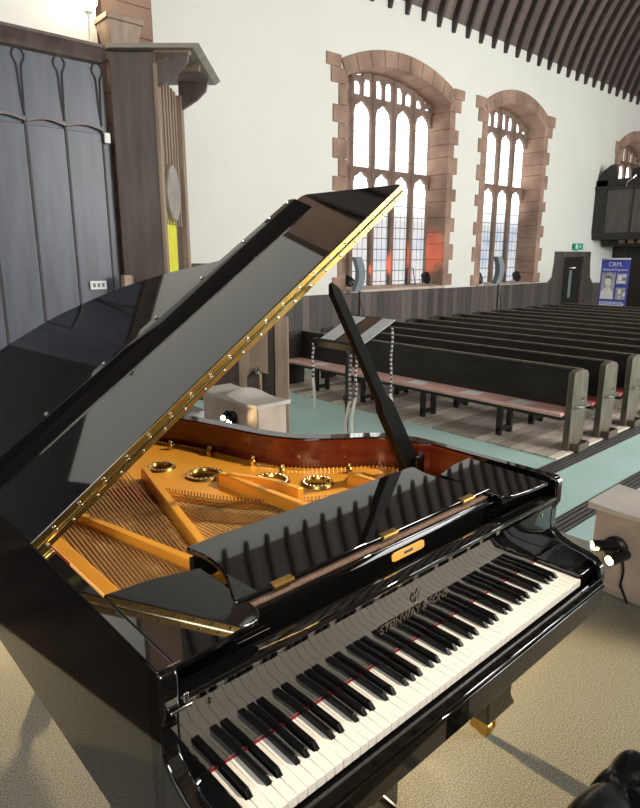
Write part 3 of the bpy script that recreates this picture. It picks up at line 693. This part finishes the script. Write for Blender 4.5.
# ------------------------------------------------------------------ grand piano (local: u along keys, v to the tail)
TH = math.radians(.582)
GP = thing('grand_piano', 'glossy black concert grand piano with its lid propped open and golden frame inside', 'piano', (.488, .862, 0), TH)
OUT = catmull([(-.09, 0), (-.09, .5), (-.09, 1.2), (-.09, 1.7), (-.075, 1.82), (-.02, 1.91), (.08, 1.955), (.22, 1.965), (.38, 1.95), (.52, 1.90), (.64, 1.815), (.74, 1.70), (.82, 1.56), (.88, 1.40), (.92, 1.25), (.955, 1.1), (.99, .995), (1.05, .90), (1.14, .825), (1.23, .765), (1.295, .70), (1.33, .62), (1.345, .53), (1.345, .3), (1.345, 0)], 5)
INN = offset(OUT, -.062)
INN = [((o[0]+.034, o[1]) if o[0] < -.07 and o[1] < 1.5 else (o[0]-.034, o[1]) if o[0] > 1.335 and o[1] < .5 else i[:2]) for o, i in zip(OUT, INN)]
MB().ring_prism(OUT, INN, .50, 1.0).build('rim', BLACK, GP, .003)
I2 = offset(INN, -.002); I3 = offset(INN, -.008)
MB().ring_prism(I2[5:-5], I3[5:-5], .84, .994).build('inner_rim', MAHOG, GP)
# arms
ap = [(.05, .997), (-.004, .997), (-.012, .985), (-.012, .915), (.0, .89), (.003, .845), (-.006, .82), (-.03, .80), (-.07, .785), (-.12, .777), (-.15, .768), (-.17, .748), (-.176, .72), (-.176, .64), (-.168, .622), (.05, .622)]
for s, (x0, x1) in enumerate(((-.09, -.055), (1.31, 1.345))):
    MB().prism(ap, x0, x1, 0).build('arm', BLACK, GP, .006, 3)
for x0, x1 in ((-.055, -.002), (1.2275, 1.31)):
    MB().box(x0, x1, -.15, 0, .69, .748).build('cheek_block', BLACK, GP, .004)
MB().box(-.055, 1.31, -.17, .32, .60, .69).build('key_bed', BLACKSAT, GP, .004)
MB().prism([(-.190, .622), (-.150, .622), (-.150, .69), (-.164, .712), (-.176, .714), (-.190, .705)], -.055, 1.31, 0).build('key_slip', BLACK, GP, .003)
MB().box(-.055, 1.31, -.194, -.188, .690, .698).build('key_slip_moulding', BLACK, GP, .002)
# keys
KW = 1.2253/52
BLK = {0: -1, 2: 1, 3: -1, 5: 1}
for i in range(52):
    n = (i+5) % 7                                    # 0 = C
    sharp_right = n in (0, 1, 3, 4, 5) and i != 51
    sharp_left = n in (1, 2, 4, 5, 6) and i != 0
    x0 = i*KW+.0005; x1 = (i+1)*KW-.0005
    xl = x0+(.0062 if sharp_left else 0); xr = x1-(.0062 if sharp_right else 0)
    MB().prism([(x0, -.152), (x1, -.152), (x1, -.098), (xr, -.098), (xr, .02), (xl, .02), (xl, -.098), (x0, -.098)], .712, .734).build('white_key', IVORY, GP, .001, 1)
bs = None
for i in range(52):
    n = (i+5) % 7
    if n in (0, 1, 3, 4, 5) and i != 51:
        x = (i+1)*KW+{0: -.0016, 1: .0016, 3: -.0022, 4: 0, 5: .0022}[n]
        if bs is None:
            m = MB(); w0, w1 = .0062, .0047
            m.add([(-w0, -.102, .722), (w0, -.102, .722), (w0, .02, .722), (-w0, .02, .722), (-w1, -.088, .7465), (w1, -.088, .7465), (w1, .02, .7465), (-w1, .02, .7465), (-w0, -.1015, .733), (w0, -.1015, .733)],
                  [(0, 3, 2, 1), (4, 5, 6, 7), (0, 1, 9, 8), (8, 9, 5, 4), (1, 2, 6, 5, 9), (2, 3, 7, 6), (3, 0, 8, 4, 7)])
            bs = m.build('black_key', EBONY, GP, .0012, 2); bs.location.x = x
        else:
            c = bs.copy(); COL.objects.link(c); c.parent = GP; c.location.x = x
MB().box(-.002, 1.2275, -.0035, .002, .728, .7362).build('key_felt', REDFELT, GP)
# fallboard, standing open
fb = [(0, .740), (-.002, .80), (.002, .87), (.0, .905), (-.010, .920), (-.014, .930), (-.010, .938), (.01, .941), (.03, .938), (.032, .74)]
FBO = MB().prism(fb, -.055, 1.31, 0).build('fallboard', BLACK, GP, .002)
text('lettering', 'STEINWAY & SONS', .031, GOLDINK, (.6127, -.0028, .820), (PI/2, 0, 0), FBO, .0006, 1.0)
MB().tube([(.612, -.003, .868), (.602, -.003, .86), (.602, -.003, .850), (.609, -.003, .843), (.616, -.003, .843), (.622, -.003, .850), (.622, -.003, .862), (.628, -.003, .874)], .0018, 6).tube([(.612, -.003, .845), (.612, -.003, .867)], .001, 6).build('lyre_emblem', GOLDINK, FBO)
MB().tube([(-.085, -.03, .742), (-.03, -.012, .742)], .009, 10).build('arm_highlight', CHROME, FBO)  # chrome cylinder standing in for the highlight on the rounded arm edge
# name board, music shelf, side shelves, music desk
MB().box(-.055, 1.31, .033, .075, .86, .905).build('fallboard_shelf', BLACK, GP, .002)
nb = MB().prism([(.066, .895), (.078, .972), (.084, .975), (.17, .975), (.17, .895)], -.055, 1.31, 0).build('name_board', BLACK, GP, .002)
MB().box(.17, 1.06, .084, .165, .975, .979).build('felt_mat', BROWNFELT, nb)
bd = MB().prism([(-.055, -.012), (.055, -.012), (.066, -.008), (.066, .008), (.055, .012), (-.055, .012), (-.066, .008), (-.066, -.008)], 0, .0015).build('badge', ORANGEWOOD, nb, .001)
bd.matrix_local = Matrix.Translation((.666, .0705, .940)) @ Matrix.Rotation(math.radians(82), 4, 'X')
bt = MB().box(-.018, .018, -.0035, .0035, .0015, .0020).build('badge_mark', INKD, bd)
MB().tube([(.118, .062, .925), (.20, .062, .925)], .0012, 6).build('shelf_slide', CHROME, nb)
TILT = Matrix.Translation((0, .10, .998)) @ Matrix.Rotation(math.radians(1.35), 4, 'X') @ Matrix.Translation((0, -.10, -.998))
sl = [(-.053, .304), (-.053, .004), (.05, .010)] + [(.125+.038*math.cos(math.radians(a)), .058+.038*math.sin(math.radians(a))) for a in (-85, -65, -45, -25, -8)] + [(.163, .222), (.162, .268), (.05, .297)]
MB().prism(sl[::-1], .980, .994).build('side_shelf', BLACK, GP, .003).matrix_local = TILT
MB().prism([(1.2253-a, b_) for a, b_ in sl], .980, .994).build('side_shelf', BLACK, GP, .003).matrix_local = TILT
MB().box(-.028, .14, .05, .28, .955, .974).build('shelf_support', BLACKSAT, GP); MB().box(1.085, 1.283, .05, .28, .955, .974).build('shelf_support', BLACKSAT, GP)
dk_l = [(.150, .092), (.140, .096), (.143, .114), (.158, .146), (.178, .189), (.192, .243), (.194, .301), (.186, .335), (.182, .362), (.196, .370)]
dk_p = catmull(dk_l, 4)
dk = dk_p + [(.6127, .370)] + [(1.2253-a, b_) for a, b_ in dk_p[::-1]]
DK = MB().prism(dk[::-1], .984, .999).build('music_desk', BLACK, GP, .004)
DK.matrix_local = TILT
for x in (.262, .615, .962):
    MB().box(x-.028, x+.028, .088, .104, .986, 1.001).tube([(x-.028, .090, .996), (x+.028, .090, .996)], .005, 8).build('desk_hinge', BRASS, DK)
MB().box(.16, 1.07, .165, .19, .945, .982).build('desk_rail', BLACKSAT, GP); MB().box(.18, 1.05, .33, .35, .93, .984).build('desk_rail', BLACKSAT, GP)
MB().box(-.055, 1.31, .17, .32, .80, .93).build('pin_block', BRONZE, GP)
# soundboard and iron frame
INR = offset(OUT, -.075)[3:-3]
MB().prism(INR[::-1], .835, .845).build('soundboard', SPRUCE, GP)
FR = offset(OUT, -.082)
ii = [k for k, q in enumerate(FR) if q[1] > .33]
web_out = [FR[k] for k in ii]
web_in = []
for k in ii:
    x, y = FR[k]
    t = (k-ii[0])/(ii[-1]-ii[0])
    web_in.append(None)
bass_in = [(.075, .33), (.075, 1.3), (.11, 1.52), (.20, 1.58), (.33, 1.54)]
treb_in = [(.395, 1.35), (.415, 1.12), (.45, .99), (.56, .78), (.66, .65), (.80, .56), (.96, .50), (1.15, .44), (1.2, .33)]
inner = catmull(bass_in+treb_in, 4)
outer_poly = web_out
HOLES = [(.575, 1.235, .048), (.655, 1.05, .062), (.80, .83, .062), (.915, .70, .052), (1.06, .62, .045), (.42, 1.66, .055), (.20, 1.74, .055)]
def circ(x, y, r, n=20): return [(x+r*math.cos(2*PI*k/n), y+r*math.sin(2*PI*k/n)) for k in range(n)]
FRAME = flat('iron_frame', BRONZE, outer_poly, [inner]+[circ(x, y, r) for x, y, r in HOLES], .868, .884, GP, .003)
for x, y, r in HOLES:
    MB().lathe([(r*.80, .884), (r*.86, .893), (r*1.10, .893), (r*1.2, .884)], (x, y, 0), 28).build('hole_moulding', BRASS, FRAME)
    m = MB()
    for k in range(22):
        a = 2*PI*k/22; m.lathe([(0, .896), (.004, .895), (.0055, .892), (.0055, .888)], (x+r*.98*math.cos(a), y+r*.98*math.sin(a), 0), 6)
    m.build('beading', BRASSP, FRAME)['kind'] = 'stuff'
    MB().prism(circ(x, y, r*1.02), .846, .850).build('hole_shade', INKD, FRAME)  # dark disc that paints the shade inside each frame hole
MB().box(-.046, .0, .30, 1.6, .845, .925).build('stringer', SPRUCE, GP, .004)
MB().box(-.034, -.012, .33, 1.5, .925, .94).build('stringer', SPRUCE, GP, .003)
def strut(p, q, w, z0, z1, nm='strut', h=None):
    p = Vector(p); q = Vector(q); t = (q-p).normalized(); nrm = Vector((-t.y, t.x))*w/2
    m = MB(); a, b_, c, d = p+nrm, p-nrm, q-nrm, q+nrm
    tp = .75
    vs = [(*x, z0) for x in (a, b_, c, d)]
    a2, b2, c2, d2 = p+nrm*tp, p-nrm*tp, q-nrm*tp, q+nrm*tp
    vs += [(*x, z1) for x in (a2, b2, c2, d2)]
    m.add(vs, [(0, 3, 2, 1), (4, 5, 6, 7), (0, 1, 5, 4), (1, 2, 6, 5), (2, 3, 7, 6), (3, 0, 4, 7)])
    return m.build(nm, BRONZE, FRAME, .004)
strut((.10, 1.05), (.272, .25), .034, .88, .932)
strut((.47, 1.16), (.285, .42), .034, .88, .932)
strut((.022, 1.5), (.022, .30), .05, .86, .915)
strut((.655, .93), (.70, .35), .034, .88, .93)
strut((1.0, .62), (1.02, .33), .03, .88, .93)
# rising horn beside the second hole
hp = catmull([(.70, 1.02), (.665, .95), (.665, .88), (.70, .80), (.735, .72), (.75, .6)], 4)
hm = MB()
for i, (x, y) in enumerate(hp):
    z = .888+.05*min(1, i/8); hm.v += [(x-.016, y, .872), (x+.016, y, .872), (x+.012, y, z), (x-.012, y, z)]
for i in range(len(hp)-1):
    for k in range(4): hm.f.append((4*i+k, 4*i+(k+1) % 4, 4*i+4+(k+1) % 4, 4*i+4+k))
hm.f += [(3, 2, 1, 0), tuple(4*(len(hp)-1)+k for k in range(4))]
hm.build('horn', BRONZE, FRAME, .003)
for x, y in ((.66, .86), (.86, 1.02), (.88, .86), (.80, 1.24), (1.08, .70), (.72, 1.42)):
    MB().lathe([(0, .925), (.008, .922), (.011, .915), (.007, .908), (.013, .902), (.013, .884), (0, .884)], (x, y, 0), 12).build('acorn_nut', BRASS, FRAME)
# hitch pins along the bent side
m = MB(); acc = 0; last = None
for x, y in offset(OUT, -.10):
    if last is not None:
        d = math.hypot(x-last[0], y-last[1])
        while acc < d:
            t = acc/d; m.lathe([(0, .897), (.003, .896), (.0035, .884)], (last[0]+(x-last[0])*t, last[1]+(y-last[1])*t, 0), 6); acc += .016
        acc -= d
    last = (x, y)
m.build('hitch_pin_row', BRASSP, FRAME)['kind'] = 'stuff'
m = MB()
for (xa, ya), (xb, yb) in zip(treb_in[1:-1], treb_in[2:]):
    n = int(math.hypot(xb-xa, yb-ya)/.012)
    for k in range(n):
        t = k/n; m.lathe([(0, .900), (.0028, .899), (.0032, .884)], (xa+(xb-xa)*t+.012, ya+(yb-ya)*t+.016, 0), 6)
m.build('string_pin_row', STEEL, FRAME)['kind'] = 'stuff'
# bridges
def bridge(pts, z0, z1, w):
    c = catmull(pts, 5); MB().ring_prism(offset(c, w/2), offset(c, -w/2), z0, z1).build('bridge', SPRUCE, GP, .003)
bridge([(.32, 1.42), (.36, 1.12), (.42, .93), (.53, .73), (.64, .60), (.80, .50), (1.0, .43)], .845, .884, .03)
bridge([(.10, 1.28), (.2, 1.34), (.33, 1.38)], .845, .900, .035)
# strings: copper wound basses cross over the steel trebles
nS = 0
def string(a, b_, r, mt):
    global nS
    o = MB().tube([a, b_], r, 5).build('string', mt, GP); nS += 1
    if nS > 100: pass
for k in range(26):
    t = k/25; string((.005+.235*t, .33, .905), (.095+.36*t, 1.45-.10*t, .912), .0042-.0018*t, COPPER)
def tin(x):
    q = [(.415, 1.12), (.45, .99), (.56, .78), (.66, .65), (.80, .56), (.96, .50), (1.15, .44)]
    for (xa, ya), (xb, yb) in zip(q, q[1:]):
        if xa <= x <= xb: return ya+(yb-ya)*(x-xa)/(xb-xa)
    return 1.3 if x < .415 else .44
for k in range(70):
    t = k/69; x = .27+.86*t; xe = x-.10*(1-t)+.03
    string((x, .33, .897), (xe+.01, tin(xe+.01)+.02, .889), .0011, STEEL)
# fine cross strings too many to count
m = MB()
for k in range(110):
    t = k/109; x = .20+.55*t; xe = x+.08
    m.tube([(x, .33, .893), (xe, min(1.25, tin(xe)+.02), .888)], .0008, 4)
m.build('unison_strings', STEEL, GP)['kind'] = 'stuff'
MB().prism([(.395, 1.02), (.43, .93), (.40, .90), (.30, 1.05), (.30, 1.15), (.40, 1.12)], .884, .8905).build('red_damper_felt', REDFELT, GP)
# lid with folded flap
AL = math.radians(34.67)
lid_pts = catmull([(1.517, .5), (1.517, .62), (1.49, .70), (1.42, .78), (1.31, .87), (1.20, .96), (1.135, 1.07), (1.096, 1.18), (1.055, 1.31), (1.004, 1.43), (.944, 1.556), (.868, 1.665), (.785, 1.765), (.70, 1.85), (.58, 1.915), (.47, 1.965), (.30, 1.995), (.14, 1.99), (.06, 1.95), (.032, 1.87)], 4)
LID = MB().prism([(.032, .5)]+lid_pts, 0, .02).build('lid', BLACK, GP, .003)
LID.matrix_local = Matrix.Translation((-.133, 0, 1.017)) @ Matrix.Rotation(-AL, 4, 'Y')
MB().prism([(.032, .5), (1.522, .5)] + [(1.522, .955), (1.515, .972), (1.50, .98)] + [(.032, .98)], .0205, .040).build('lid_flap', BLACK, LID, .0025)
MB().prism([(.836, .040), (.906, .076), (.909, .076), (.938, .076), (.940, .074), (.950, .040)], .032, 1.425, 0).build('flap_lip', BLACK, LID, .0015)
HG = MB().box(.034, 1.512, .4945, .4998, .002, .0385).build('lid_hinge', BRASS, LID)
MB().tube([(0.034, .494, .0203), (1.512, .494, .0203)], .0042, 8).build('hinge_knuckle', BRASSP, LID)
sc0 = None
for k in range(20):
    for zz, dx in ((.0095, 0), (.031, .035)):
        x = .055+.0745*k+dx
        if x > 1.5: continue
        if sc0 is None:
            sc0 = MB().lathe([(0, .0035), (.003, .003), (.0045, .0015), (.005, 0)], (0, 0, 0), 10).xf(Matrix.Rotation(PI/2, 4, 'X')).build('hinge_screw', CHROME, LID); sc0.location = (x, .4945, zz)
        else:
            c = sc0.copy(); COL.objects.link(c); c.parent = LID; c.location = (x, .4945, zz)
for x in (.10, .30, .52, .74, .95, 1.16, 1.30, 1.40):
    MB().lathe([(0, .006), (.005, .005), (.007, .002), (.007, 0)], (x, .924, .076), 10).build('rubber_button', CHROME, LID)
for v in (1.1, 1.65):
    MB().tube([(-.006, v-.05, .004), (-.006, v+.05, .004)], .009, 10).build('butt_hinge', BRASS, LID)
MB().box(.03, .055, .495, .51, -.02, -.002).tube([(.03, .497, -.012), (.055, .497, -.012)], .006, 8).build('hinge_bracket', BRASS, LID, .002)
# prop stick
a = Vector((1.262, .545, .90)); b_ = Vector((.733, .44, 1.614)); d = (b_-a).normalized(); sdv = d.cross(Vector((0, 1, 0))).normalized(); up = sdv.cross(d)
def stick_sec(p, w, h): return [p+sdv*w+up*h, p-sdv*w+up*h, p-sdv*w-up*h, p+sdv*w-up*h]
secs = [(a, .038, .018), (a+d*.36, .032, .016), (a+d*.40, .021, .013), (b_-d*.03, .017, .011), (b_, .006, .006)]
m = MB()
for p, w_, h_ in secs: m.v += [tuple(x) for x in stick_sec(p, w_, h_)]
for i in range(len(secs)-1):
    for k in range(4): m.f.append((4*i+k, 4*i+(k+1) % 4, 4*i+4+(k+1) % 4, 4*i+4+k))
m.f += [(3, 2, 1, 0), tuple(4*(len(secs)-1)+k for k in range(4))]
PS = m.build('prop_stick', BLACKSAT, GP, .003)
MB().box(1.235, 1.285, .50, .60, .87, .96).build('stick_block', BLACK, GP, .004)
# front hardware, legs, pedals
MB().box(-.050, -.040, -.016, -.012, .925, .945).box(-.078, -.035, -.018, -.012, .915, .922).build('fallboard_bracket', CHROME, GP, .002)
MB().box(-.07, -.045, -.001, .001, 1.0, 1.002).build('rim_stop', CHROME, GP)
def leg(x, y, top):
    sec = [(.105, top), (.105, top-.07), (.085, top-.10), (.075, .16), (.085, .13), (.085, .12), (.05, .105)]
    m = MB()
    for w_, z in sec: m.v += [(x-w_, y-w_, z), (x+w_, y-w_, z), (x+w_, y+w_, z), (x-w_, y+w_, z)]
    for i in range(len(sec)-1):
        for k in range(4): m.f.append((4*i+k, 4*i+(k+1) % 4, 4*i+4+(k+1) % 4, 4*i+4+k))
    m.f += [(3, 2, 1, 0), tuple(4*(len(sec)-1)+k for k in range(4))]
    o = m.build('leg', BLACK, GP, .005)
    cm = MB().lathe([(0, .105), (.03, .105), (.03, .095), (.016, .09), (.016, .065), (0, .065)], (x, y, 0), 14).box(x-.03, x-.022, y-.05, y+.02, .025, .07).box(x+.022, x+.03, y-.05, y+.02, .025, .07).box(x-.03, x+.03, y-.02, y+.02, .065, .075)
    cm.build('caster_fork', BRASS, o, .002)
    MB().lathe([(0, -.018), (.024, -.018), (.03, -.012), (.03, .012), (.024, .018), (0, .018)], (0, 0, 0), 18).xf(Matrix.Translation((x, y-.022, .03)) @ Matrix.Rotation(PI/2, 4, 'Y')).build('caster_wheel', BRASS, o)
leg(1.215, .15, .60); leg(.03, .22, .52); leg(.18, 1.55, .52)
MB().box(.50, .725, .12, .30, .045, .13).build('pedal_box', BLACK, GP, .006)
for x in (.545, .68):
    MB().box(x-.02, x+.02, .17, .23, .13, .60).build('lyre_post', BLACK, GP, .006)
for x in (.55, .615, .68):
    MB().tube([(x, .14, .075), (x, .05, .07), (x, -.0, .062)], [.012, .016, .02], 10).build('pedal', BRASSP, GP)
MB().box(-.05, 1.3, .18, .26, .44, .50).build('case_beam', BLACKSAT, GP)
for x in (.25, .6, .9): MB().box(x-.04, x+.04, .26, 1.0, .50, .58).build('case_beam', BLACKSAT, GP)

# ------------------------------------------------------------------ bench
bn = thing('piano_bench', 'black tufted leather piano bench, only its corner showing at the bottom right', 'bench', (.488+.575, .862-.565, 0), TH+math.radians(-3))
hx, hy = .375, .185
m = MB(); nx, ny = 72, 40
def zb(x, y):
    ex = min(1, (hx-abs(x))/.055); ey = min(1, (hy-abs(y))/.055)
    e = math.sqrt(max(0, 1-(1-max(0, ex))**2))*math.sqrt(max(0, 1-(1-max(0, ey))**2))
    a = x/.25+y/.247+.5; b = x/.25-y/.247+.5
    puff = (abs(math.sin(PI*a))*abs(math.sin(PI*b)))**.32
    return .425+.045*e+.06*e*puff
for j in range(ny+1):
    for i in range(nx+1):
        x = -hx+2*hx*i/nx; y = -hy+2*hy*j/ny; m.v.append((x, y, zb(x, y)))
m.f = [(j*(nx+1)+i, j*(nx+1)+i+1, (j+1)*(nx+1)+i+1, (j+1)*(nx+1)+i) for j in range(ny) for i in range(nx)]
m.build('cushion', LEATHER, bn, 0, smooth=80)
for i in range(-3, 4):
    for j in (-1, 0, 1):
        if (i+j) % 2 == 0: continue
        x = i*.125; y = j*.1235
        if abs(x) < hx-.04 and abs(y) < hy-.04: MB().lathe([(0, .012), (.008, .010), (.012, .004), (.012, 0)], (x, y, zb(x, y)), 12).build('button', LEATHER, bn)
MB().box(-hx, hx, -hy, hy, .36, .425).build('frame', BLACK, bn, .004)
MB().tube([(-hx, -hy, .428), (hx, -hy, .428), (hx, hy, .428), (-hx, hy, .428), (-hx, -hy, .428)], .006, 8).build('piping', LEATHER, bn)
for sx in (-1, 1):
    for sy in (-1, 1): MB().box(sx*(hx-.03)-.025, sx*(hx-.03)+.025, sy*(hy-.03)-.025, sy*(hy-.03)+.025, 0, .36).build('leg', BLACK, bn, .004)

# ------------------------------------------------------------------ light
wd = bpy.data.worlds.new('world'); SC.world = wd; wd.use_nodes = True
wd.node_tree.nodes['Background'].inputs[0].default_value = (.85, .92, 1, 1); wd.node_tree.nodes['Background'].inputs[1].default_value = .6
def area(name, loc, target, sx, sy, power, c=(1, 1, 1)):
    l = bpy.data.lights.new(name, 'AREA'); l.shape = 'RECTANGLE'; l.size = sx; l.size_y = sy; l.energy = power; l.color = c
    o = bpy.data.objects.new(name, l); COL.objects.link(o); o.location = loc
    o.rotation_euler = (Vector(target)-Vector(loc)).to_track_quat('-Z', 'Y').to_euler(); return o
def spot(name, loc, target, power, c, ang, blend=.3, r=.02):
    l = bpy.data.lights.new(name, 'SPOT'); l.energy = power; l.color = c; l.spot_size = math.radians(ang); l.spot_blend = blend; l.shadow_soft_size = r
    o = bpy.data.objects.new(name, l); COL.objects.link(o); o.location = loc
    o.rotation_euler = (Vector(target)-Vector(loc)).to_track_quat('-Z', 'Y').to_euler(); return o
def point(name, loc, power, c, r=.08):
    l = bpy.data.lights.new(name, 'POINT'); l.energy = power; l.color = c; l.shadow_soft_size = r
    o = bpy.data.objects.new(name, l); COL.objects.link(o); o.location = loc; return o
DAY = (1, .985, .96)
for k, (a, b_, s, sp, cr) in enumerate(SW):
    area('daylight', ((a+b_)/2, -5.55, (s+cr)/2), ((a+b_)/2, 0, (s+cr)/2), b_-a, cr-s, 820, DAY)
area('daylight', (-2.8, -2.15, 3.6), (-2.8, 2, 3.6), 3.2, 2.2, 340, DAY)  # light of the added chancel window, brightens the panelling opposite
area('daylight', (-6.35, 2.5, 5.1), (0, 2.5, 4.6), 3.8, 4, 70, DAY)
WARM = (1, .74, .38)
spot('spot_beam', (2.83, 4.36, .29), (1.4, .0, .12), 60, WARM, 110, .4)
spot('spot_beam', (2.88, 1.14, .28), (1.2, 2.6, .2), 60, WARM, 110, .5)
spot('flood_beam', (1.54, 3.84, .40), (1.55, .3, .02), 2300, WARM, 46, .45, .04)
spot('flood_beam', (1.50, 3.86, .42), (.1, 1.6, .02), 420, WARM, 50, .5, .04)
spot('interior_fill', (5.5, -1.5, 6.2), (.75, 1.7, .9), 3300, (1, .87, .66), 21, .5, .12)  # unseen spot added to brighten the inside of the piano
RED = (1, .16, .07)
spot('red_wash', (10.05, 10.3, 1.15), (13.2, 10.45, 1.75), 620, RED, 24, 1.)
spot('red_wash', (12.7, 10.2, 1.2), (12.4, 10.4, 5.6), 120, (1, .22, .08), 40, .6)
spot('red_wash', (10.1, 10.25, 1.15), (9.9, 10.4, 4.0), 25, RED, 60, .6)
spot('red_wash', (15.2, 10.25, 1.1), (15.5, 10.4, 5.5), 90, (1, .3, .12), 40, .6)

vs_ = SC.view_settings; vs_.view_transform = 'Standard'; vs_.look = 'None'; vs_.exposure = 0.; vs_.gamma = 1
try: vs_.use_curve_mapping = False
except Exception: pass
cy = SC.cycles
cy.max_bounces = 8; cy.diffuse_bounces = 4; cy.glossy_bounces = 5; cy.sample_clamp_indirect = 6; cy.caustics_reflective = False; cy.caustics_refractive = False
cy.use_denoising = True
